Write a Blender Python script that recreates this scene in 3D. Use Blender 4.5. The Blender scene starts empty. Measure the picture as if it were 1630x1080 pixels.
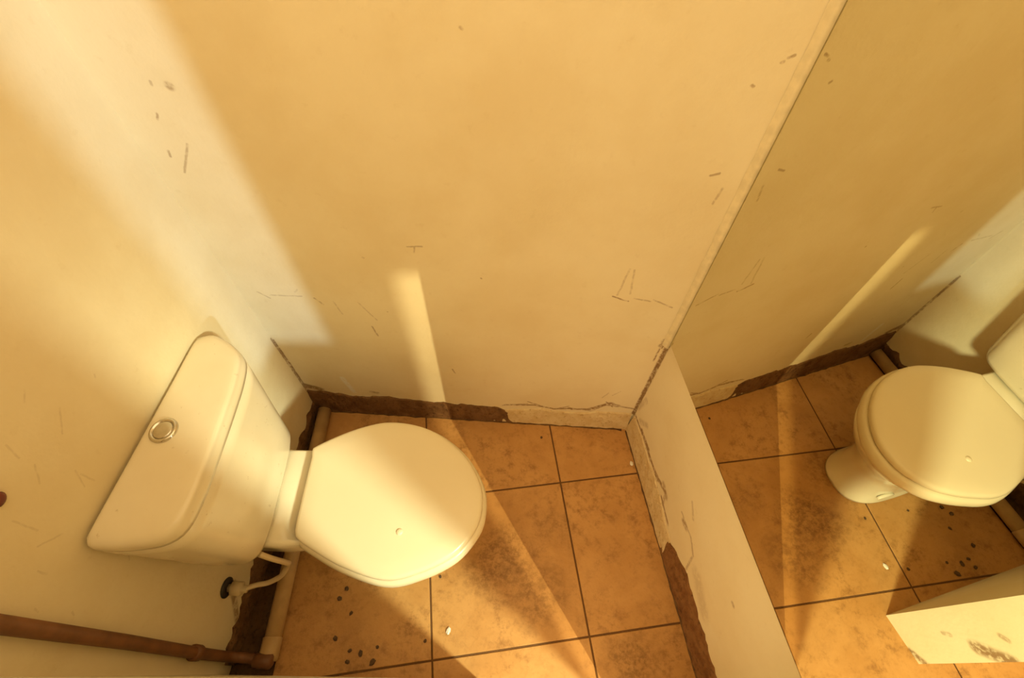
import bpy, bmesh, math, random
from mathutils import Vector, Matrix, noise
random.seed(7)
S = bpy.context.scene
COL = S.collection

# ------------------------------------------------------------------ camera
FPX, YAW, PITCH, ROLL = 748.175, 0.1512, 0.95293, 0.02924
cam = bpy.data.cameras.new('camera')
cam.sensor_fit = 'HORIZONTAL'; cam.sensor_width = 36.0
cam.lens = 36.0 * FPX / 1630.0
cam.clip_start = 0.01; cam.clip_end = 50
co = bpy.data.objects.new('camera', cam); COL.objects.link(co)
fw = Vector((math.sin(YAW)*math.cos(PITCH), math.cos(YAW)*math.cos(PITCH), -math.sin(PITCH)))
rt = Vector((math.cos(YAW), -math.sin(YAW), 0)); up = rt.cross(fw)
r2 = math.cos(ROLL)*rt + math.sin(ROLL)*up
u2 = -math.sin(ROLL)*rt + math.cos(ROLL)*up
M = Matrix((r2, u2, -fw)).transposed().to_4x4()
M.translation = Vector((-0.25897, -0.50215, 1.59344))
co.matrix_world = M
S.camera = co

# ------------------------------------------------------------------ light
w = bpy.data.worlds.new('world'); S.world = w; w.use_nodes = True
bg = w.node_tree.nodes['Background']
bg.inputs[0].default_value = (1.0, 0.70, 0.335, 1); bg.inputs[1].default_value = 1.0

def add_light(name, kind, loc, direction, **kw):
    l = bpy.data.lights.new(name, kind)
    for k, v in kw.items(): setattr(l, k, v)
    o = bpy.data.objects.new(name, l); COL.objects.link(o)
    o.location = loc
    o.rotation_euler = Vector(direction).to_track_quat('-Z', 'Y').to_euler()
    return o

LAMP = Vector((1.86, -2.55, 2.60))           # broad lamp in the room outside the entrance
add_light('entrance_lamp', 'SPOT', LAMP, Vector((-0.30, -0.47, 0.0)) - LAMP,
          energy=400, color=(0.96, 1.0, 0.66), spot_size=math.radians(46), spot_blend=0.95,
          shadow_soft_size=0.19)
LAMP2 = Vector((0.619, -1.92, 1.90))         # small far lamp, shining through the gap beside the added board
add_light('far_lamp', 'SPOT', LAMP2, Vector((-0.25, 0.05, 0.2)) - LAMP2,
          energy=100, color=(1.0, 0.84, 0.42), spot_size=math.radians(70), spot_blend=0.3,
          shadow_soft_size=0.005)
SUN_D = Vector((-0.585, 0.811, -math.tan(math.radians(4.0))))
add_light('daylight', 'SUN', (1.5, -3, 2), SUN_D, energy=0.88, color=(0.58, 0.76, 0.80), angle=math.radians(1.7))

S.view_settings.view_transform = 'Standard'
S.view_settings.look = 'None'
S.view_settings.gamma = 1.0
S.view_settings.use_curve_mapping = False
S.view_settings.exposure = 1.02

# ------------------------------------------------------------------ helpers
def obj(name, bm, mat=None, parent=None, smooth=False):
    me = bpy.data.meshes.new(name)
    bmesh.ops.recalc_face_normals(bm, faces=bm.faces)
    bm.to_mesh(me); bm.free()
    if mat: me.materials.append(mat)
    if smooth:
        me.polygons.foreach_set('use_smooth', [True]*len(me.polygons))
    o = bpy.data.objects.new(name, me); COL.objects.link(o)
    if parent: o.parent = parent
    return o

def thing(name, label, cat, loc=(0, 0, 0)):
    o = bpy.data.objects.new(name, None); COL.objects.link(o)
    o.empty_display_size = 0.05
    o.location = loc; o['label'] = label; o['category'] = cat
    return o

def struct(name, bm, mat, label, smooth=False):
    o = obj(name, bm, mat, smooth=smooth); o['kind'] = 'structure'; o['label'] = label
    return o

def keep_world(o, parent):
    """geometry is written in world metres; the parent Empty sits at the thing's base"""
    o.parent = parent
    o.matrix_parent_inverse = Matrix.Translation(-Vector(parent.location))

def part(name, bm, mat, parent, root=None, smooth=True):
    o = obj(name, bm, mat, smooth=smooth)
    o.parent = parent
    if parent.type == 'EMPTY':
        o.matrix_parent_inverse = Matrix.Translation(-Vector(parent.location))
    return o

def prism(bm, poly, z0, z1):
    b = [bm.verts.new((x, y, z0)) for x, y in poly]
    t = [bm.verts.new((x, y, z1)) for x, y in poly]
    n = len(poly)
    bm.faces.new(b[::-1]); bm.faces.new(t)
    for i in range(n):
        bm.faces.new((b[i], b[(i+1) % n], t[(i+1) % n], t[i]))

def bevel(bm, off, seg=2, ang=0.6):
    es = [e for e in bm.edges if len(e.link_faces) == 2 and e.calc_face_angle(0) > ang]
    bmesh.ops.bevel(bm, geom=es, offset=off, segments=seg, profile=0.5, affect='EDGES', clamp_overlap=True)

def catmull(pts, n, closed=True):
    """resample control points with a Catmull-Rom spline, n points evenly by arc"""
    P = [Vector(p) for p in pts]; m = len(P); dense = []
    rng = m if closed else m-1
    for i in range(rng):
        g = (lambda k: P[k % m]) if closed else (lambda k: P[min(max(k, 0), m-1)])
        a, b, c, d = g(i-1), g(i), g(i+1), g(i+2)
        for j in range(24):
            t = j/24.0
            dense.append(0.5*((2*b) + (-a+c)*t + (2*a-5*b+4*c-d)*t*t + (-a+3*b-3*c+d)*t**3))
    dense.append(dense[0].copy() if closed else P[-1].copy())
    L = [0.0]
    for i in range(1, len(dense)): L.append(L[-1]+(dense[i]-dense[i-1]).length)
    out = []; k = 0
    cnt = n if closed else n-1
    for i in range(n):
        s = L[-1]*i/cnt
        while k < len(L)-2 and L[k+1] < s: k += 1
        f = (s-L[k])/max(L[k+1]-L[k], 1e-9)
        out.append(dense[k].lerp(dense[k+1], min(max(f, 0), 1)))
    return out

def loft(bm, rings, cap_bottom=True, cap_top=True):
    R = [[bm.verts.new(p) for p in r] for r in rings]
    n = len(R[0])
    for a, b in zip(R, R[1:]):
        for i in range(n):
            bm.faces.new((a[i], a[(i+1) % n], b[(i+1) % n], b[i]))
    if cap_bottom: bm.faces.new(R[0][::-1])
    if cap_top: bm.faces.new(R[-1])
    return R

def tube(bm, path, rad, seg=16, caps=True):
    P = [Vector(p) for p in path]; n = len(P)
    rr = rad if isinstance(rad, (list, tuple)) else [rad]*n
    rings = []; ref = None
    for i in range(n):
        t = (P[min(i+1, n-1)]-P[max(i-1, 0)]).normalized()
        if ref is None:
            ref = t.orthogonal().normalized()
        ref = (ref - t*ref.dot(t)).normalized()
        bi = t.cross(ref)
        rings.append([P[i]+rr[i]*(math.cos(a)*ref+math.sin(a)*bi) for a in [2*math.pi*k/seg for k in range(seg)]])
    loft(bm, rings, caps, caps)

def revolve(bm, origin, axis, prof, seg=28):
    """prof: (radius, height) along axis"""
    axis = Vector(axis).normalized(); a = axis.orthogonal().normalized(); b = axis.cross(a); o = Vector(origin)
    rings = [[o+axis*h+r*(math.cos(t)*a+math.sin(t)*b) for t in [2*math.pi*k/seg for k in range(seg)]] for r, h in prof]
    loft(bm, rings)

# ------------------------------------------------------------------ materials
class NT:
    def __init__(s, name):
        s.m = bpy.data.materials.new(name); s.m.use_nodes = True
        s.t = s.m.node_tree; s.n = s.t.nodes; s.b = s.n['Principled BSDF']
        s.geo = s.n.new('ShaderNodeNewGeometry')
    def new(s, kind, **kw):
        x = s.n.new(kind)
        for k, v in kw.items(): setattr(x, k, v)
        return x
    def link(s, a, b): s.t.links.new(a, b)
    def put(s, sock, v):
        if isinstance(v, bpy.types.NodeSocket): s.link(v, sock)
        else: sock.default_value = v
    def math(s, op, a, b=None, c=None, clamp=False):
        x = s.new('ShaderNodeMath', operation=op); x.use_clamp = clamp
        for i, v in enumerate((a, b, c)):
            if v is not None: s.put(x.inputs[i], v)
        return x.outputs[0]
    def vmath(s, op, a, b=None, scale=None):
        x = s.new('ShaderNodeVectorMath', operation=op)
        s.put(x.inputs[0], a)
        if b is not None: s.put(x.inputs[1], b)
        if scale is not None: s.put(x.inputs[3], scale)
        return x.outputs['Value'] if op in ('DOT_PRODUCT', 'LENGTH', 'DISTANCE') else x.outputs['Vector']
    def noise(s, scale, detail=4, rough=0.55, dist=0.0, vec=None):
        x = s.new('ShaderNodeTexNoise')
        x.inputs['Scale'].default_value = scale; x.inputs['Detail'].default_value = detail
        x.inputs['Roughness'].default_value = rough; x.inputs['Distortion'].default_value = dist
        s.link(vec if vec is not None else s.geo.outputs['Position'], x.inputs['Vector'])
        return x.outputs['Fac']
    def ramp(s, v, lo, hi, a=0.0, b=1.0):
        x = s.new('ShaderNodeMapRange'); x.interpolation_type = 'SMOOTHSTEP'
        s.put(x.inputs[0], v)
        for i, q in enumerate((lo, hi, a, b)): x.inputs[i+1].default_value = q
        return x.outputs[0]
    def mix(s, f, a, b, mode='MIX'):
        x = s.new('ShaderNodeMix', data_type='RGBA', blend_type=mode)
        s.put(x.inputs[0], f)
        for k, v in ((6, a), (7, b)):
            if isinstance(v, tuple): v = (*v, 1) if len(v) == 3 else v
            s.put(x.inputs[k], v)
        return x.outputs[2]
    def bump(s, h, strength, dist=0.01):
        x = s.new('ShaderNodeBump'); x.inputs['Strength'].default_value = strength; x.inputs['Distance'].default_value = dist
        s.link(h, x.inputs['Height']); s.link(x.outputs[0], s.b.inputs['Normal'])
    def segs(s, items, ua, va):
        """mask of thin scuffs: items (u1, v1, u2, v2, halfwidth, strength) along two world axes"""
        wob = s.new('ShaderNodeTexNoise'); wob.inputs['Scale'].default_value = 60; wob.inputs['Detail'].default_value = 3
        s.link(s.geo.outputs['Position'], wob.inputs['Vector'])
        off = s.vmath('SCALE', s.vmath('SUBTRACT', wob.outputs['Color'], (0.5, 0.5, 0.5)), scale=0.005)
        p = s.vmath('ADD', s.geo.outputs['Position'], off)
        keep = [0, 0, 0]; keep[ua] = 1; keep[va] = 1
        p = s.vmath('MULTIPLY', p, tuple(keep))
        acc = None
        for (u1, v1, u2, v2, wd, st) in items:
            a = [0, 0, 0]; a[ua] = u1; a[va] = v1
            d = [0, 0, 0]; d[ua] = u2-u1; d[va] = v2-v1
            L2 = max(d[ua]**2+d[va]**2, 1e-8)
            rel = s.vmath('SUBTRACT', p, tuple(a))
            t = s.math('MULTIPLY', s.vmath('DOT_PRODUCT', rel, tuple(d)), 1.0/L2, clamp=True)
            q = s.vmath('SCALE', tuple(d), scale=t)
            dist = s.vmath('DISTANCE', rel, q)
            mk = s.ramp(dist, wd*0.35, wd*1.3, st, 0.0)
            acc = mk if acc is None else s.math('MAXIMUM', acc, mk)
        return s.math('MULTIPLY', acc, s.ramp(s.noise(90, 3), 0.3, 0.55, 0.25, 1.0))
    def col(s, c): s.put(s.b.inputs['Base Color'], (*c, 1) if isinstance(c, tuple) else c)
    def set(s, rough=0.5, metal=0.0, spec=0.5, coat=0.0):
        s.b.inputs['Roughness'].default_value = rough; s.b.inputs['Metallic'].default_value = metal
        s.b.inputs['Specular IOR Level'].default_value = spec; s.b.inputs['Coat Weight'].default_value = coat
        return s.m

WALL = (0.84, 0.745, 0.54)
def plaster(name, seg_items=None, ua=0, va=2, chips=None, base=WALL):
    n = NT(name)
    big = n.noise(3.5, 5, 0.6); fine = n.noise(38, 5, 0.6)
    c = n.mix(n.ramp(big, 0.35, 0.7), base, tuple(x*y for x, y in zip(base, (0.93, 0.90, 0.84))))
    c = n.mix(n.ramp(fine, 0.60, 0.80, 0, 0.22), c, (0.60, 0.47, 0.27))
    sp = n.new('ShaderNodeTexVoronoi'); sp.inputs['Scale'].default_value = 14
    n.link(n.geo.outputs['Position'], sp.inputs['Vector'])
    spot = n.math('MULTIPLY', n.ramp(sp.outputs['Distance'], 0.02, 0.05, 0.5, 0.0), n.ramp(n.noise(6, 2), 0.56, 0.62))
    c = n.mix(spot, c, (0.33, 0.20, 0.08))
    if seg_items: c = n.mix(n.math('MULTIPLY', n.segs(seg_items, ua, va), 0.9), c, (0.24, 0.12, 0.042))
    if chips: c = n.mix(n.segs(chips, ua, va), c, (0.90, 0.90, 0.86))
    n.col(c)
    h = n.math('ADD', n.math('MULTIPLY', n.noise(9, 4), 1.0), n.math('MULTIPLY', n.noise(120, 3), 0.12))
    n.bump(h, 0.16, 0.02)
    return n.set(rough=0.62, spec=0.35)

k = 0.0026
back_scuffs = [(*q, k, s_) for q, s_ in [
 ((0.097,0.716,0.138,0.7),.8), ((0.108,0.721,0.118,0.814),.35), ((0.137,0.729,0.129,0.811),.35), ((0.151,0.713,0.19,0.705),.5),
 ((0.249,0.686,0.197,0.711),.5), ((0.267,0.537,0.266,0.441),.9), ((0.276,0.553,0.271,0.507),1.0), 
 ((0.178,0.174,0.205,0.141),1.0), ((0.137,0.098,0.182,0.152),.95), ((0.208,1.067,0.223,1.072),.6), ((0.24,1.041,0.235,1.004),.4),
 ((0.249,1.273,0.256,1.277),.7), ((0.242,1.266,0.245,1.268),.6), ((0.214,1.231,0.217,1.229),.6), ((-0.492,0.802,-0.49,0.8),.7),
 ((-0.221,0.754,-0.22,0.752),.7), ((-0.752,1.076,-0.792,1.012),.5), ((-0.774,1.135,-0.779,1.123),.6),
 ((-0.797,1.06,-0.8,1.047),.6), ((-0.751,1.191,-0.753,1.185),.4), ((-0.382,0.844,-0.348,0.847),.5), ((-0.365,0.845,-0.369,0.828),.5),
 ((-0.531,0.529,-0.523,0.484),.6), ((-0.771,0.642,-0.688,0.645),.35), ((-0.8,0.652,-0.776,0.629),.4), ((-0.657,0.64,-0.64,0.616),.5),
 ((-0.325,0.325,-0.318,0.299),.6), ((-0.61,0.631,-0.6,0.579),.3), ((-0.231,1.294,-0.229,1.292),.6),
 ((-0.544,0.632,-0.511,0.56),.3), ((-0.70,0.66,-0.69,0.67),.2), ((-0.083,0.139,0.008,0.095),.9), ((0.008,0.095,0.059,0.125),.85),
 ((-0.17,0.10,-0.083,0.125),.7), ((0.059,0.115,0.137,0.10),.85), ((0.19,0.22,0.21,0.25),.4), ((0.16,0.20,0.175,0.235),.35)]]
back_scuffs.append((-0.7225, 1.185, -0.7222, 1.1845, 0.008, .65))
back_scuffs.append((0.19, 0.158, 0.195, 0.16, 0.014, .95))
back_scuffs.append((0.270, 0.545, 0.268, 0.52, 0.009, .9))
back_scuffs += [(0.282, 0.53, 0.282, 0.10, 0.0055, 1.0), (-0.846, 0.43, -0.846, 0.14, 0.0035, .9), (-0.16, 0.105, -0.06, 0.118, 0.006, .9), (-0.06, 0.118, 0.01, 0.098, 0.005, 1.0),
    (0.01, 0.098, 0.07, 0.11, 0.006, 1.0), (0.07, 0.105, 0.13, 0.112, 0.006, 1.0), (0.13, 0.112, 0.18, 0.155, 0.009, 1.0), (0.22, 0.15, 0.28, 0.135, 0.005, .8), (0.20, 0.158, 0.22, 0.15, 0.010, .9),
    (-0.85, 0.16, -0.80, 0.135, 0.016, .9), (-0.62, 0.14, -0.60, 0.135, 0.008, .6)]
back_chips = [(-0.698, 0.225, -0.682, 0.13, 0.010, .8)]
tank_scuffs = [(*q, 0.0018, .18) for q in [(0.014,0.87,0.011,0.865), (-0.063,0.957,-0.077,0.944), (-0.06,0.889,-0.09,0.858),
 (-0.139,0.927,-0.147,0.898), (-0.146,0.869,-0.167,0.843), (-0.13,0.796,-0.146,0.762), (-0.131,0.782,-0.131,0.75),
 (-0.222,0.579,-0.228,0.572), (-0.277,0.756,-0.279,0.736), (-0.326,0.723,-0.329,0.714), (-0.323,0.645,-0.327,0.638),
 (-0.224,0.847,-0.226,0.798), (-0.246,0.782,-0.22,0.751)]]
tank_scuffs += [(-0.22,0.145,-0.306,0.031,0.012,.8), (-0.23,0.19,-0.212,0.144,0.012,.8),
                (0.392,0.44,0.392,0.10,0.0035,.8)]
right_scuffs = [(0.17,0.16,0.15,0.25,0.012,.35), (0.13,0.14,0.09,0.19,0.012,.35), (0.10,0.13,0.0,0.125,0.009,.95),
 (0.0,0.125,-0.10,0.15,0.007,.8), (-0.10,0.17,-0.13,0.16,0.014,.6), (-0.13,0.15,-0.14,0.11,0.008,.6),
 (-0.20,0.24,-0.27,0.245,0.004,.6), (-0.27,0.245,-0.31,0.22,0.005,.55), (-0.31,0.22,-0.33,0.14,0.005,.5), (-0.225,0.23,-0.24,0.235,0.012,.8),
 (-0.36,0.20,-0.44,0.17,0.03,.25), (-0.20,0.33,-0.235,0.30,0.006,.35), (-0.44,0.36,-0.445,0.36,0.006,.6),
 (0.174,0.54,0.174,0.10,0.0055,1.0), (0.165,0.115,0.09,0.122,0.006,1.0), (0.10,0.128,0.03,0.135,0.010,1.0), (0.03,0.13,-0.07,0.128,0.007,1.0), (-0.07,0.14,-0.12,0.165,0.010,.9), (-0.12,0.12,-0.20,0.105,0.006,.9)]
M_front = plaster('cream_paint_front', [(-0.600,0.23,-0.632,0.30,0.018,.95), (-0.60,0.0,-0.637,0.03,0.012,.9), (-0.565,0.16,-0.57,0.18,0.006,.5),
                                        (-0.58,0.32,-0.59,0.33,0.007,.6)], 1, 2, base=(0.86, 0.80, 0.62))

def split_plaster(o, name, items, ua, va, us, vs, chips=None):
    """cut a wall into patches and give each patch plaster with only its own scuffs (same paint everywhere)"""
    bm = bmesh.new(); bm.from_mesh(o.data)
    for ax_, cuts in ((ua, us), (va, vs)):
        for c_ in cuts:
            p_ = Vector((0, 0, 0)); p_[ax_] = c_; n_ = Vector((0, 0, 0)); n_[ax_] = 1
            bmesh.ops.bisect_plane(bm, geom=bm.verts[:]+bm.edges[:]+bm.faces[:], plane_co=p_, plane_no=n_, dist=1e-6)
    o.data.materials.clear(); slots = {}
    U = [-9]+sorted(us)+[9]; V = [-9]+sorted(vs)+[9]
    def near(q, a, b, c, d):
        m_ = q[4]*1.4+0.004
        return max(q[0], q[2])+m_ > a and min(q[0], q[2])-m_ < b and max(q[1], q[3])+m_ > c and min(q[1], q[3])-m_ < d
    for f_ in bm.faces:
        c_ = f_.calc_center_median()
        i = max(k_ for k_ in range(len(U)-1) if c_[ua] > U[k_]); j = max(k_ for k_ in range(len(V)-1) if c_[va] > V[k_])
        if (i, j) not in slots:
            box = (U[i], U[i+1], V[j], V[j+1])
            m_ = plaster(name, [q for q in items if near(q, *box)], ua, va, [q for q in (chips or []) if near(q, *box)])
            slots[(i, j)] = len(o.data.materials); o.data.materials.append(m_)
        f_.material_index = slots[(i, j)]
    bm.to_mesh(o.data); bm.free()

def rough_mortar(name, a, b, c):
    n = NT(name); f = n.noise(22, 6, 0.65); g = n.noise(75, 4, 0.6)
    col = n.mix(n.ramp(f, 0.35, 0.62), a, b); col = n.mix(n.ramp(g, 0.55, 0.72, 0, 0.8), col, c)
    n.col(col); n.bump(n.math('ADD', f, n.math('MULTIPLY', g, 0.5)), 0.7, 0.012)
    return n.set(rough=0.9, spec=0.2)
M_mortar = rough_mortar('bare_mortar', (0.14, 0.066, 0.026), (0.22, 0.115, 0.05), (0.055, 0.028, 0.013))
M_mortar_red = rough_mortar('bare_red_mortar', (0.19, 0.08, 0.028), (0.27, 0.13, 0.05), (0.07, 0.032, 0.013))
M_skirt = rough_mortar('painted_cement', (0.64, 0.47, 0.25), (0.72, 0.57, 0.34), (0.44, 0.27, 0.12))
M_earth = rough_mortar('dirty_screed', (0.085, 0.042, 0.018), (0.13, 0.066, 0.027), (0.03, 0.016, 0.009))
M_crack = rough_mortar('grime_line', (0.10, 0.05, 0.022), (0.16, 0.085, 0.035), (0.06, 0.03, 0.015))

def tile_mat():
    n = NT('worn_ceramic_tile')
    f = n.noise(7, 6, 0.62, 0.6); g = n.noise(55, 5, 0.65)
    col = n.mix(n.ramp(f, 0.32, 0.68), (0.50, 0.255, 0.080), (0.585, 0.315, 0.110))
    col = n.mix(n.ramp(g, 0.52, 0.75, 0, 0.45), col, (0.33, 0.155, 0.045))
    col = n.mix(n.math('MULTIPLY', n.ramp(n.noise(26, 8, 0.75), 0.46, 0.68, 0, 0.75), n.ramp(n.noise(5, 3), 0.34, 0.60)), col, (0.24, 0.105, 0.03))
    # dirt and painted-in soft shadow in front of the bowl, and grubby corners
    px = n.geo.outputs['Position']
    warp = n.new('ShaderNodeTexNoise'); warp.inputs['Scale'].default_value = 9; warp.inputs['Detail'].default_value = 4
    n.link(px, warp.inputs['Vector'])
    pw = n.vmath('ADD', px, n.vmath('SCALE', n.vmath('SUBTRACT', warp.outputs['Color'], (.5, .5, .5)), scale=0.10))
    m = None
    for (x, y, r, s_) in [(-0.24, -0.22, 0.16, .75), (-0.13, -0.33, 0.13, .6), (0.10, -0.53, 0.12, .7), (-0.36, -0.06, 0.10, .55), (-0.66, -0.42, 0.12, .3), (-0.05, -0.13, 0.09, .35)]:
        q = n.ramp(n.vmath('DISTANCE', n.vmath('MULTIPLY', pw, (1, 1, 0)), (x, y, 0)), r*0.25, r, s_, 0)
        m = q if m is None else n.math('MAXIMUM', m, q)
    grit = n.ramp(n.noise(48, 8, 0.75, 0.1), 0.40, 0.62, 0.25, 1.0)
    col = n.mix(n.math('MULTIPLY', m, grit), col, (0.17, 0.075, 0.02))
    n.col(col); n.bump(n.math('ADD', n.noise(120, 3), n.math('MULTIPLY', f, 2.0)), 0.10, 0.006)
    return n.set(rough=0.42, spec=0.4)
M_tile = tile_mat()
n = NT('dark_grout'); n.col((0.15, 0.075, 0.03)); n.bump(n.noise(150, 3), 0.5, 0.005); M_grout = n.set(rough=0.9, spec=0.2)

def simple(name, c, rough, metal=0, spec=0.5, coat=0, var=0.08, scale=12):
    n = NT(name); f = n.noise(scale, 4)
    n.col(n.mix(n.ramp(f, 0.3, 0.7), c, tuple(x*(1-var) for x in c)))
    return n.set(rough, metal, spec, coat)
M_porc = simple('cream_porcelain', (0.86, 0.79, 0.62), 0.16, coat=0.3, var=0.05, scale=5)
n = NT('tank_porcelain'); f = n.noise(4, 4); g = n.noise(70, 3)
n.col(n.mix(n.ramp(g, 0.66, 0.74, 0, 0.35), n.mix(n.ramp(f, 0.35, 0.65), (0.84, 0.76, 0.59), (0.79, 0.70, 0.52)), (0.45, 0.33, 0.18)))
M_tank = n.set(rough=0.22, coat=0.25)
M_lid = simple('cream_plastic', (0.85, 0.755, 0.56), 0.28, coat=0.15, var=0.03, scale=4)
M_chrome = simple('worn_chrome', (0.72, 0.68, 0.62), 0.16, metal=1.0, var=0.15, scale=60)
M_pvc = simple('beige_plastic_pipe', (0.57, 0.37, 0.17), 0.45, var=0.2, scale=18)
M_brown = simple('brown_painted_pipe', (0.21, 0.085, 0.032), 0.5, var=0.3, scale=25)
M_hose = simple('pale_hose', (0.70, 0.55, 0.34), 0.4, var=0.1)
M_valve = simple('ivory_valve', (0.74, 0.60, 0.38), 0.35, var=0.12, scale=40)
M_black = simple('black_rubber', (0.03, 0.022, 0.016), 0.5)
M_red = simple('dark_red_plastic', (0.16, 0.03, 0.02), 0.4)
M_crumb = simple('dark_crumb', (0.13, 0.07, 0.03), 0.8, var=0.4, scale=200)
M_chip = simple('white_chip', (0.88, 0.85, 0.76), 0.6)
M_seal = simple('cream_sealant', (0.80, 0.69, 0.46), 0.55, var=0.15, scale=40)
n = NT('mirror_silver'); n.col((0.71, 0.67, 0.50)); M_mirror = n.set(rough=0.0, metal=1.0)
M_mirror.node_tree.nodes['Principled BSDF'].inputs['Specular Tint'].default_value = (1, 1, 1, 1)
M_glass_edge = simple('ground_glass_edge', (0.42, 0.36, 0.22), 0.35)

# ------------------------------------------------------------------ setting
XR = 0.285                                  # face of the right wall
CORNER = Vector((-0.849, 0.395))            # back-left corner
RC = Vector((XR, 0.178))                    # back-right corner
bd = (RC-CORNER).normalized()               # along the back wall, to the right
bn = Vector((bd.y, -bd.x))                  # into the room from the back wall
if bn.y > 0: bn = -bn
tn = Vector((math.cos(math.radians(10.8)), -math.sin(math.radians(10.8))))   # into the room from the left wall
tu = Vector((-tn.y, tn.x))                  # along the left wall, to the back
H = 2.3
V2 = lambda v: (v.x, v.y)

bm = bmesh.new(); prism(bm, [(-1.6, -2.4), (1.6, -2.4), (1.6, 0.75), (-1.6, 0.75)], -0.12, -0.004)
floor = struct('floor', bm, M_earth, 'dirty floor of square brown tiles with dark joints')

bm = bmesh.new()
a = CORNER - bd*0.25; b = RC + bd*0.15
prism(bm, [V2(a), V2(b), V2(b-bn*0.12), V2(a-bn*0.12)], -0.1, H)
o = struct('wall_back', bm, None, 'scuffed cream back wall between toilet corner and mirror')
split_plaster(o, 'cream_paint_back', back_scuffs, 0, 2, [-0.6, -0.2, 0.06, 0.16, 0.255], [0.18, 0.42, 0.86], back_chips)
bm = bmesh.new()
a = CORNER + tu*0.02; b = CORNER - tu*1.05
prism(bm, [V2(a), V2(b), V2(b-tn*0.12), V2(a-tn*0.12)], -0.1, H)
o = struct('wall_left', bm, None, 'cream wall behind the toilet tank with brown pipe')
split_plaster(o, 'cream_paint_left', tank_scuffs, 1, 2, [-0.19, 0.3], [0.5, 0.77, 1.0])
bm = bmesh.new(); prism(bm, [(XR, 0.30), (XR, -0.82), (XR+0.12, -0.82), (XR+0.12, 0.30)], -0.1, H)
o = struct('wall_right', bm, None, 'cream wall below the mirror with crumbling base')
split_plaster(o, 'cream_paint_right', right_scuffs, 1, 2, [-0.16, 0.04, 0.14], [0.27, 0.55])
# partition at the entrance, the low end visible in the mirror
J = Vector((-0.325, -0.509)); jd = bn
fd = Vector((0.9898, -0.1420)); a = J; b = J - fd*0.80
bm = bmesh.new(); prism(bm, [V2(a), V2(b), V2(b+jd*0.125), V2(a+jd*0.125)], -0.1, 1.45)
struct('wall_front', bm, M_front, 'sunlit end of the front partition seen in the mirror')
bm = bmesh.new(); prism(bm, [(0.055, -0.650), (XR+0.12, -0.70), (XR+0.12, -0.82), (0.20, -0.785)], -0.1, H)
struct('wall_entrance', bm, M_front, 'short wall beside the entrance next to the mirror')
bm = bmesh.new()
sd = Vector((SUN_D.x, SUN_D.y)).normalized(); q = Vector((-0.76, 0.38)) - sd*2.6; e = Vector((-sd.y, sd.x))
prism(bm, [V2(q-e*0.9), V2(q+e*0.9), V2(q+e*0.9-sd*0.1), V2(q-e*0.9-sd*0.1)], -0.1, 0.612)  # added block, never in view: cuts off the daylight near the floor
struct('daylight_blocker', bm, M_front, 'added low block out of view, cuts the lower edge of the daylight')
bm = bmesh.new(); prism(bm, [(-0.10, -1.55), (0.4455, -1.55), (0.4455, -1.59), (-0.10, -1.59)], -0.004, H)
prism(bm, [(0.4455, -1.55), (0.62, -1.55), (0.62, -1.59), (0.4455, -1.59)], 1.73, H)  # upright and beam added unseen, only to trim the far lamp's streak
struct('lamp_blocker', bm, M_front, 'added board out of view, narrows the far lamp to a streak')

# ---- floor tiles, clipped to the room
def clip(poly, p, nrm):
    out = []
    for i in range(len(poly)):
        A, B = poly[i], poly[(i+1) % len(poly)]
        da, db = (A-p).dot(nrm), (B-p).dot(nrm)
        if da >= 0: out.append(A)
        if (da >= 0) != (db >= 0): out.append(A.lerp(B, da/(da-db)))
    return out
PIPE_A = Vector((-0.814, 0.368)); PIPE_B = Vector((-0.891, -0.384))
pdir = (PIPE_A-PIPE_B).normalized(); pn = Vector((pdir.y, -pdir.x))
s = 0.45; gap = 0.0026
for i in range(-3, 2):
    for j in range(-5, 2):
        r = [Vector((i*s+gap, j*s+gap)), Vector(((i+1)*s-gap, j*s+gap)), Vector(((i+1)*s-gap, (j+1)*s-gap)), Vector((i*s+gap, (j+1)*s-gap))]
        r = clip(r, RC+bn*0.012, bn)
        if r and j >= -2: r = clip(r, Vector((XR-0.010, 0)), Vector((-1, 0)))
        if r and j >= -2: r = clip(r, PIPE_A+pn*0.012, pn)
        if not r or len(r) < 3: continue
        ar = 0.5*abs(sum(r[k].x*r[(k+1) % len(r)].y-r[(k+1) % len(r)].x*r[k].y for k in range(len(r))))
        if ar < 0.0008: continue
        bm = bmesh.new(); prism(bm, [V2(v) for v in r], -0.012, 0.0)
        bmesh.ops.remove_doubles(bm, verts=bm.verts, dist=1e-5)
        te = [e for e in bm.edges if all(abs(v.co.z) < 1e-6 for v in e.verts)]
        bmesh.ops.bevel(bm, geom=te, offset=0.0016, segments=2, profile=0.5, affect='EDGES')
        t = obj('tile', bm, M_tile, floor)
        t.location.z = random.uniform(-0.0006, 0.0)
bm = bmesh.new(); prism(bm, [V2(PIPE_A+pn*0.012), V2(PIPE_B+pn*0.012-pdir*0.2), (XR-0.01, -0.62), (XR-0.01, 0.19)], -0.010, -0.0022)
obj('grout', bm, M_grout, floor)

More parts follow.
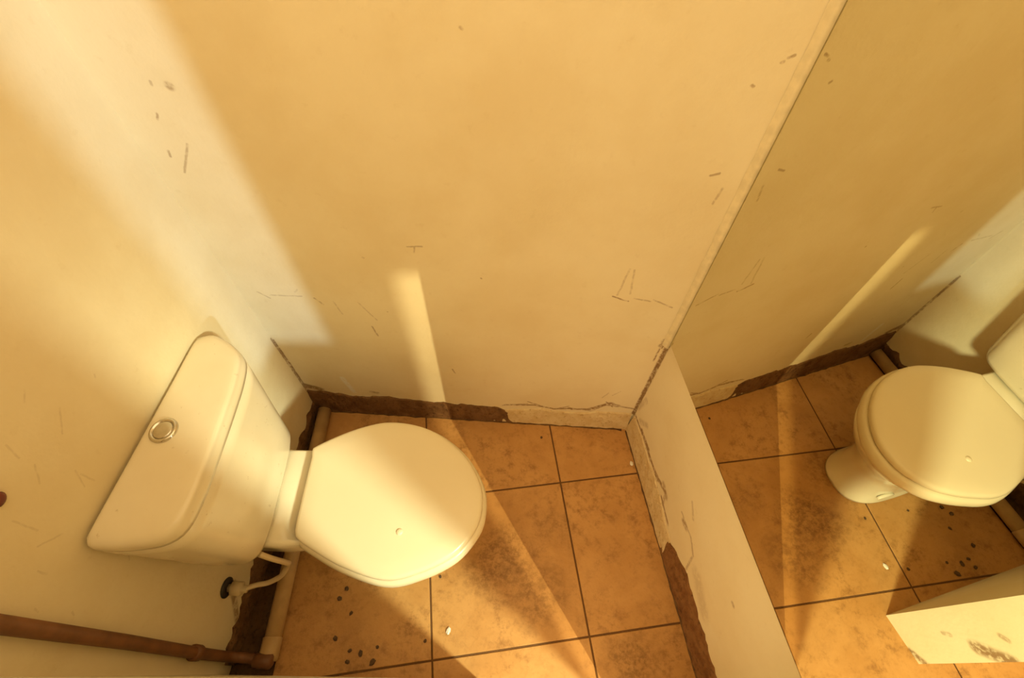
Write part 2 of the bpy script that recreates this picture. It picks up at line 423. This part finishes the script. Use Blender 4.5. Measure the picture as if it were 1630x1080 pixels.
# ---- crumbling skirting: rough cement fillets along the wall feet
def skirting(name, a, b, nrm, tops, depth, mat, label, step=0.012, rough=0.006, seed=0):
    L = (b-a).length; n_ = int(L/step); d = (b-a).normalized()
    bm = bmesh.new(); rings = []
    for i in range(n_+1):
        t = i/n_; x = t*L
        f = t*(len(tops)-1); k_ = min(int(f), len(tops)-2); zt = tops[k_]*(1-(f-k_))+tops[k_+1]*(f-k_)
        zt += rough*2.2*noise.noise((x*26, seed, 0)) + rough*noise.noise((x*80, seed, 3))
        row = []
        for jx, (dv, zz) in enumerate([(-0.004, 1.0), (0.30, 0.97), (0.55, 0.72), (0.80, 0.36), (1.0, 0.05), (0.9, -0.12)]):
            q = a + d*x + nrm*(depth*dv + (rough*0.8*noise.noise((x*40, zz*6, seed+7)) if 0 < jx else 0))
            row.append(bm.verts.new((q.x, q.y, zt*zz)))
        rings.append(row)
    for A, B in zip(rings, rings[1:]):
        for k_ in range(len(A)-1): bm.faces.new((A[k_], A[k_+1], B[k_+1], B[k_]))
    return struct(name, bm, mat, label, smooth=False)
at = lambda X: CORNER + bd*((X-CORNER.x)/bd.x)
skirting('trim_1', at(-0.848), at(-0.09), bn, [.125, .122, .118, .095, .108, .112, .106, .098, .094, .092, .09, .088, .085, .06, .03], 0.016, M_mortar,
         'dark broken mortar strip along the foot of the back wall', seed=2)
skirting('trim_2', at(-0.20), at(0.278), bn, [.035, .075, .085, .092, .088, .085, .086, .10, .105, .105], 0.016, M_skirt,
         'cream cement skirting along the back wall near the mirror', rough=0.004, seed=5)
skirting('baseboard_right', Vector((XR, 0.165)), Vector((XR, -0.29)), Vector((-1, 0)), [.105, .11, .115, .112, .118, .11, .095, .085, .04], 0.011, M_skirt,
         'cream cement skirting under the mirror', rough=0.0035, seed=9)
skirting('trim_4', Vector((XR, -0.205)), Vector((XR, -0.66)), Vector((-1, 0)), [.04, .10, .132, .130, .126, .12, .118, .116], 0.0115, M_mortar_red,
         'red brown bare mortar where the skirting under the mirror broke off', rough=0.007, seed=11)
skirting('baseboard_left', CORNER-tu*0.01, CORNER-tu*0.80, tn, [.055, .05, .06, .07, .075, .085, .07, .06, .05], 0.010, M_mortar,
         'dark broken plaster edge at the foot of the tank wall', rough=0.010, seed=14)
# grime line between tiles and the skirting
def line_strip(name, a, b, nrm, wd, mat, label):
    L = (b-a).length; d = (b-a).normalized(); n_ = int(L/0.02); bm = bmesh.new(); rows = []
    for i in range(n_+1):
        x = L*i/n_; w0 = wd*(0.6+0.8*abs(noise.noise((x*30, 4, wd*100))))
        c = a+d*x
        rows.append([bm.verts.new((*(c), 0.004)), bm.verts.new((*(c+nrm*w0*0.5), 0.0035)), bm.verts.new((*(c+nrm*w0), 0.0002))])
    for A, B in zip(rows, rows[1:]):
        for k_ in range(2): bm.faces.new((A[k_], A[k_+1], B[k_+1], B[k_]))
    return struct(name, bm, mat, label)
line_strip('trim_5', at(-0.80)+bn*0.014, at(0.262)+bn*0.014, bn, 0.008, M_crack, 'dark grime line where the tiles meet the back wall')
line_strip('trim_6', Vector((XR-0.009, 0.16)), Vector((XR-0.009, -0.66)), Vector((-1, 0)), 0.007, M_crack, 'dark grime line where the tiles meet the mirror wall')

# ------------------------------------------------------------------ mirror
XM = 0.2806; ZB = 0.545; YE = 0.171
mir = thing('mirror', 'tall frameless wall mirror reflecting the toilet and floor', 'mirror', (XM, -0.22, ZB))
bm = bmesh.new(); prism(bm, [(XM, YE), (XM, -0.645), (XR+0.001, -0.645), (XR+0.001, YE)], ZB, 2.05)
part('mirror_glass', bm, M_mirror, mir, smooth=False)
bm = bmesh.new()
rows = []
NZ = 170
for i in range(NZ+1):
    z = ZB - 0.02 + (2.05-ZB)*i/NZ
    wv = 0.013 + 0.0022*noise.noise((z*22, 1, 0)) + 0.0012*noise.noise((z*70, 3, 0))
    edge = Vector((XM-0.0008, YE-0.006)); wallp = at(XM-wv) + bn*0.0006
    mid = (edge+wallp)*0.5 + Vector((-0.0016, -0.0016))
    lip = at(XM-wv+0.002) + bn*0.0030
    rows.append([bm.verts.new((*V2(wallp), z)), bm.verts.new((*V2(lip), z)), bm.verts.new((*V2(mid), z)), bm.verts.new((*V2(edge), z)), bm.verts.new((XM+0.003, YE+0.004, z))])
for A, B in zip(rows, rows[1:]):
    for k_ in range(4): bm.faces.new((A[k_], A[k_+1], B[k_+1], B[k_]))
o = part('sealant_bead', bm, M_seal, mir, smooth=True); o['label'] = 'wavy cream sealant bead along the mirror edge'

# ------------------------------------------------------------------ toilet
TO = Vector((-0.924, 0.0))
def uv(u, v, z): q = TO + tu*u + tn*v; return Vector((q.x, q.y, z))
toilet = thing('toilet', 'cream close coupled toilet with closed lid and wall side tank', 'toilet', (-0.60, -0.09, 0.0))

lid_pts = [(-.704,.048),(-.628,.080),(-.560,.097),(-.500,.100),(-.430,.082),(-.366,.046),(-.310,-.012),(-.279,-.070),(-.266,-.128),(-.278,-.190),(-.308,-.232),(-.352,-.266),
           (-.425,-.290),(-.508,-.296),(-.609,-.254),(-.685,-.205),(-.716,-.180),(-.7235,-.155),(-.714,-.06),(-.7045,.025)]
LID = catmull([(x, y, 0) for x, y in lid_pts], 96)
LC = Vector((-0.50, -0.095, 0))
def inset(ring, d, z):
    """offset a ring towards the lid centre by d metres"""
    n_ = len(ring); out = []
    for i in range(n_):
        t = (ring[(i+1) % n_]-ring[i-1]).normalized(); nn = Vector((-t.y, t.x, 0))
        if nn.dot(LC-ring[i]) < 0: nn = -nn
        q = ring[i]+nn*d; out.append(Vector((q.x, q.y, z)))
    return out
def scale(ring, f, z): return [Vector((LC.x+(p.x-LC.x)*f, LC.y+(p.y-LC.y)*f, z)) for p in ring]
bm = bmesh.new()
base = inset(LID, 0.0, 0)
loft(bm, [inset(LID, .012, .3775), inset(LID, .003, .3775), inset(LID, 0, .3795), inset(LID, 0, .388), inset(LID, .0012, .3925), inset(LID, .004, .396),
          inset(LID, .010, .3985), scale(LID, .80, .4008), scale(LID, .5, .4022), scale(LID, .2, .4028)])
lid = part('lid', bm, M_lid, toilet)
bm = bmesh.new(); revolve(bm, (-0.472, -0.197, 0.4), (0, 0, 1), [(.0085, 0), (.0085, .002), (.0065, .0042), (.003, .0052), (.0005, .0054)], 16)
o = part('bumper', bm, M_lid, lid); o['label'] = 'small round raised bump on the lid'
bm = bmesh.new()
loft(bm, [inset(LID, .014, .329), inset(LID, .004, .330), inset(LID, -.005, .334), inset(LID, -.009, .342), inset(LID, -.010, .352), inset(LID, -.008, .365), inset(LID, -.004, .3715), inset(LID, .002, .374), inset(LID, .012, .375), inset(LID, .05, .375)])
part('seat', bm, M_lid, toilet)
# bowl and pedestal
ax = Vector((math.cos(math.radians(-7)), math.sin(math.radians(-7)), 0)); ay = Vector((-ax.y, ax.x, 0))
def egg(cx, front, back, half, z, pw=2.0, n_=64):
    c = Vector((-0.505, -0.098, 0)) + ax*cx; out = []
    for k_ in range(n_):
        t = 2*math.pi*k_/n_; cs, sn = math.cos(t), math.sin(t)
        e_ = 2.0/pw
        a_ = (front if cs >= 0 else back)*math.copysign(abs(cs)**e_, cs); b_ = half*math.copysign(abs(sn)**e_, sn)
        q = c + ax*a_ + ay*b_; out.append(Vector((q.x, q.y, z)))
    return out
bm = bmesh.new()
loft(bm, [egg(0, .138, .26, .098, 0.0005, 2.5), egg(0, .138, .26, .098, .012, 2.5), egg(0, .130, .258, .092, .022, 2.5), egg(0, .122, .255, .088, .07, 2.4),
          egg(0, .122, .25, .090, .12, 2.3), egg(0, .140, .25, .104, .18, 2.2), egg(0, .178, .245, .135, .235, 2.1), egg(0, .212, .24, .165, .28, 2.05),
          egg(0, .230, .232, .182, .312, 2.0), egg(0, .234, .228, .186, .325, 2.0), egg(0, .232, .226, .184, .331, 2.0), egg(0, .20, .20, .15, .331, 2.0)])
bowl = part('bowl', bm, M_porc, toilet)
# deck behind the seat that carries the tank
bm = bmesh.new()
deck = lambda g, z: [Vector((*q, z)) for q in [(-.690+g, .050-g), (-.690+g, -.190+g), (-.765, -.188+g), (-.90, -.165+g), (-.885, .085-g), (-.760, .060-g)]]
loft(bm, [deck(.012, .245), deck(.002, .30), deck(0, .345), deck(0, .366), deck(.003, .371), deck(.008, .3735)])
bevel(bm, .004, 2, 0.5)
part('deck', bm, M_porc, toilet)
# a shallow oval mark moulded in the pedestal side
bm = bmesh.new()
c0 = Vector((-0.484, -0.1925, 0.055)) ; nn = -ay
rings = []
for rr, hh in ((1.0, -.006), (1.0, .003), (.86, .0045), (.70, .002), (.2, .002)):
    rings.append([c0+nn*hh+ax*(.030*rr*math.cos(t))+Vector((0, 0, 1))*(.016*rr*math.sin(t)) for t in [2*math.pi*k_/28 for k_ in range(28)]])
loft(bm, rings); part('fixing_socket', bm, M_porc, bowl)

# tank
top_uv = [(.206,.004),(.224,.020),(.226,.045),(.205,.088),(.172,.124),(.12,.140),(.05,.149),(-.05,.158),(-.13,.164),(-.190,.160),(-.219,.135),(-.233,.085),(-.238,.035),(-.236,.010),(-.222,.004),(-.10,.004),(0,.004),(.10,.004)]
bot_uv = [(.146,.004),(.160,.020),(.162,.045),(.154,.088),(.130,.128),(.09,.144),(.03,.153),(-.05,.160),(-.12,.166),(-.172,.162),(-.198,.138),(-.206,.085),(-.206,.035),(-.198,.008),(-.185,.004),(-.09,.004),(-.02,.004),(.07,.004)]
def tank_ring(t, z, ins=0.0):
    P = [(a[0]*(1-t)+b[0]*t, max(0.003, a[1]*(1-t)+b[1]*t)) for a, b in zip(bot_uv, top_uv)]
    C = catmull([(x, y, 0) for x, y in P], 96)
    out = []
    for i in range(96):
        q = C[i]
        if ins:
            tt = (C[(i+1) % 96]-C[i-1]).normalized(); nn = Vector((-tt.y, tt.x, 0))
            if nn.dot(Vector((0, .08, 0))-q) < 0: nn = -nn
            q = q+nn*ins
        out.append(uv(q.x, max(q.y, .002), z))
    return out
def tank_top(f, z):
    R_ = tank_ring(1, z); c_ = uv(0, .075, z)
    return [c_ + (p_-c_)*f for p_ in R_]
zb, zt = .374, .714
bm = bmesh.new()
loft(bm, [tank_ring(0, zb, .03), tank_ring(0, zb+.002, .012), tank_ring(0, zb+.008, .003), tank_ring(.05, zb+.02), tank_ring(.3, .47), tank_ring(.6, .56), tank_ring(.85, .64), tank_ring(.94, .678, 0)])
tank = part('tank', bm, M_tank, toilet)
bm = bmesh.new()
loft(bm, [tank_ring(.94, .6782, .003), tank_ring(.941, .6786, 0), tank_ring(.96, .688, 0), tank_ring(.98, .697, .0012), tank_ring(.99, .7035, .004), tank_top(.962, .7085), tank_top(.92, .7118), tank_top(.85, .7135), tank_top(.72, .714), tank_top(.3, .714)])
part('tank_lid', bm, M_tank, toilet)
bm = bmesh.new(); BT = Vector((-0.881, -0.027, 0.7135))
revolve(bm, BT, (0, 0, 1), [(.027, -.002), (.027, .003), (.0245, .0065), (.0205, .0065), (.0195, .0035)], 36)
fb = part('flush_button', bm, M_chrome, toilet); fb['label'] = 'round chrome flush button on the tank top'
bm = bmesh.new(); revolve(bm, BT, (0, 0, 1), [(.0185, -.001), (.0185, .0050), (.0165, .0062), (.008, .0056), (.001, .0054)], 36)
part('push_plate', bm, M_chrome, fb)

# ------------------------------------------------------------------ water supply
ws = thing('water_supply', 'pale water hose and wall valve beside the toilet tank', 'hose', (-0.95, -0.222, 0.16))
W0 = uv(0, 0, 0) ; vp = TO + tu*((-0.225)/tu.y)      # point on the tank wall at y = -0.225
vw = Vector((vp.x, vp.y, 0.175)); n3 = Vector((tn.x, tn.y, 0))
bm = bmesh.new(); revolve(bm, vw, n3, [(.026, 0), (.026, .003), (.018, .006), (.012, .007)], 24); part('wall_flange', bm, M_black, ws)
bm = bmesh.new(); revolve(bm, vw, n3, [(.011, .004), (.011, .016), (.019, .017), (.019, .040), (.016, .043), (.010, .044), (.010, .056), (.002, .056)], 6); part('valve_body', bm, M_valve, ws)
hp = catmull([tuple(vw+n3*.05), (-0.895, -0.226, .162), (-0.868, -0.222, .152), (-0.829, -0.212, .170), (-0.795, -0.197, .22), (-0.782, -0.203, .27), (-0.792, -0.204, .33), (-0.806, -0.200, .373)], 60, False)
bm = bmesh.new(); tube(bm, hp, .0068, 12); part('hose', bm, M_hose, ws)

# ------------------------------------------------------------------ pipes
pp = thing('water_pipe', 'beige floor pipe along tank wall joining a brown wall pipe', 'pipe', (PIPE_B.x, PIPE_B.y, 0.0))
P3 = lambda v, z: Vector((v.x, v.y, z)); R0 = .0225; zc = R0+.001
a = PIPE_A - pdir*0.004; b = PIPE_B
bm = bmesh.new(); tube(bm, [P3(a, zc), P3(b, zc)], R0, 22); part('floor_pipe', bm, M_pvc, pp)
bm = bmesh.new(); c = PIPE_B + pdir*0.045
tube(bm, [P3(c, zc+.001), P3(c-pdir*.002, zc+.001), P3(PIPE_B, zc+.001), P3(PIPE_B-pdir*.012, zc+.001)], [R0, R0+.003, R0+.003, R0+.001], 22); part('coupling', bm, M_pvc, pp)
wp = TO + tu*((-0.372)/tu.y); wallbase = wp + tn*0.018
RB = .0128
path = [P3(wallbase+tu*.055, 1.9), P3(wallbase+tu*.014, .5), P3(wallbase+tu*.004, .24), P3(wallbase, .09)]
for k_ in range(1, 7):
    t = k_/6*math.pi/2; path.append(P3(wallbase+tn*(.045*(1-math.cos(t))), .09-.045*math.sin(t)))
tee = PIPE_B - pdir*0.012
path += [P3(tee+tn*.0, .043), P3(tee+tn*.018, .041)]
bm = bmesh.new(); tube(bm, path, RB, 18); o = part('wall_pipe', bm, M_brown, pp); o['label'] = 'brown painted pipe running up the tank wall'
bm = bmesh.new(); c = P3(wallbase+tu*.004, .0)
tube(bm, [c+Vector((0, 0, .226)), c+Vector((0, 0, .228)), c+Vector((0, 0, .250)), c+Vector((0, 0, .252))], [RB, RB+.0045, RB+.0045, RB], 18)
part('pipe_clamp', bm, M_brown, pp)
bm = bmesh.new(); tube(bm, [P3(tee-tn*.03, .042), P3(tee-tn*.028, .042), P3(tee+tn*.016, .041), P3(tee+tn*.020, .041)], [RB, RB+.005, RB+.005, RB], 18)
part('elbow_joint', bm, M_brown, pp)

# red knob on the tank wall at the edge of the photograph
q = TO + tu*((-0.207)/tu.y); bm = bmesh.new()
revolve(bm, (q.x, q.y, 0.893), n3, [(.010, -.001), (.012, .002), (.012, .006), (.008, .009), (.002, .010)], 20)
o = obj('wall_plug', bm, M_red, smooth=True); o['label'] = 'small dark red plug on the wall left of the toilet tank'; o['category'] = 'plug'

# ------------------------------------------------------------------ crumbs and chips on the floor
def lump(name, x, y, r, mat, seed, flat=0.45, long_=1.0):
    bm = bmesh.new(); bmesh.ops.create_icosphere(bm, subdivisions=2, radius=1)
    for v in bm.verts:
        f = 1 + 0.45*noise.noise(v.co*1.7+Vector((seed*3.1, 0, 0)))
        v.co = Vector((v.co.x*f*r*long_, v.co.y*f*r, max(v.co.z, -0.8)*f*r*flat))
    zmin = min(v.co.z for v in bm.verts)
    for v in bm.verts: v.co.z -= zmin
    o = obj(name, bm, mat, smooth=False); o.location = (x, y, -0.0004); o.rotation_euler[2] = seed*1.3
    return o
crumbs = [(-.698,-.239,.0075,'largest dark crumb on the shaded tile below the toilet bowl'), (-.717,-.263,.008,'long dark crumb beside the beige floor pipe below the bowl'),
 (-.681,-.305,.0055,'faint crumb in the middle of the shaded tile by the pipe'), (-.721,-.363,.0075,'dark crumb nearest the pipe coupling on the shaded tile'),
 (-.678,-.398,.0055,'small dark crumb left in the cluster near the bottom joint'), (-.648,-.408,.0075,'dark crumb in the middle of the cluster near the bottom joint'),
 (-.683,-.423,.0065,'dark crumb lowest left in the cluster by the bottom joint'), (-.614,-.432,.0085,'black crumb lowest right in the cluster by the bottom joint'),
 (-.602,-.399,.005,'faint crumb right of the cluster near the bottom joint'), (-.468,-.401,.0055,'small dark crumb beside the tile joint at the shadow edge'),
 (-.419,-.241,.005,'small crumb on the lit tile just below the bowl'), (-.578,-.235,.004,'tiny crumb close under the front of the toilet lid'),
 (-.038,.170,.005,'dark speck on the tile in front of the back wall')]
for i, (x, y, r, lb) in enumerate(crumbs):
    o = lump('dirt_crumb', x, y, r*0.8, M_crumb, i+1, long_=1.1+0.5*random.random())
    o['label'] = lb; o['category'] = 'dirt crumb'; o['group'] = 'dirt crumbs on the floor tiles'
o = lump('plaster_chip', -.401, -.385, .006, M_chip, 3.3, 0.5, 1.5); o['label'] = 'pale plaster chip on the sunlit tile'; o['category'] = 'chip'; o['group'] = 'pale plaster chips on the floor'
o = lump('plaster_chip', .260, .035, .006, M_chip, 1.2, 0.5, 1.3); o['label'] = 'white plaster chip at the skirting under the mirror'; o['category'] = 'chip'; o['group'] = 'pale plaster chips on the floor'
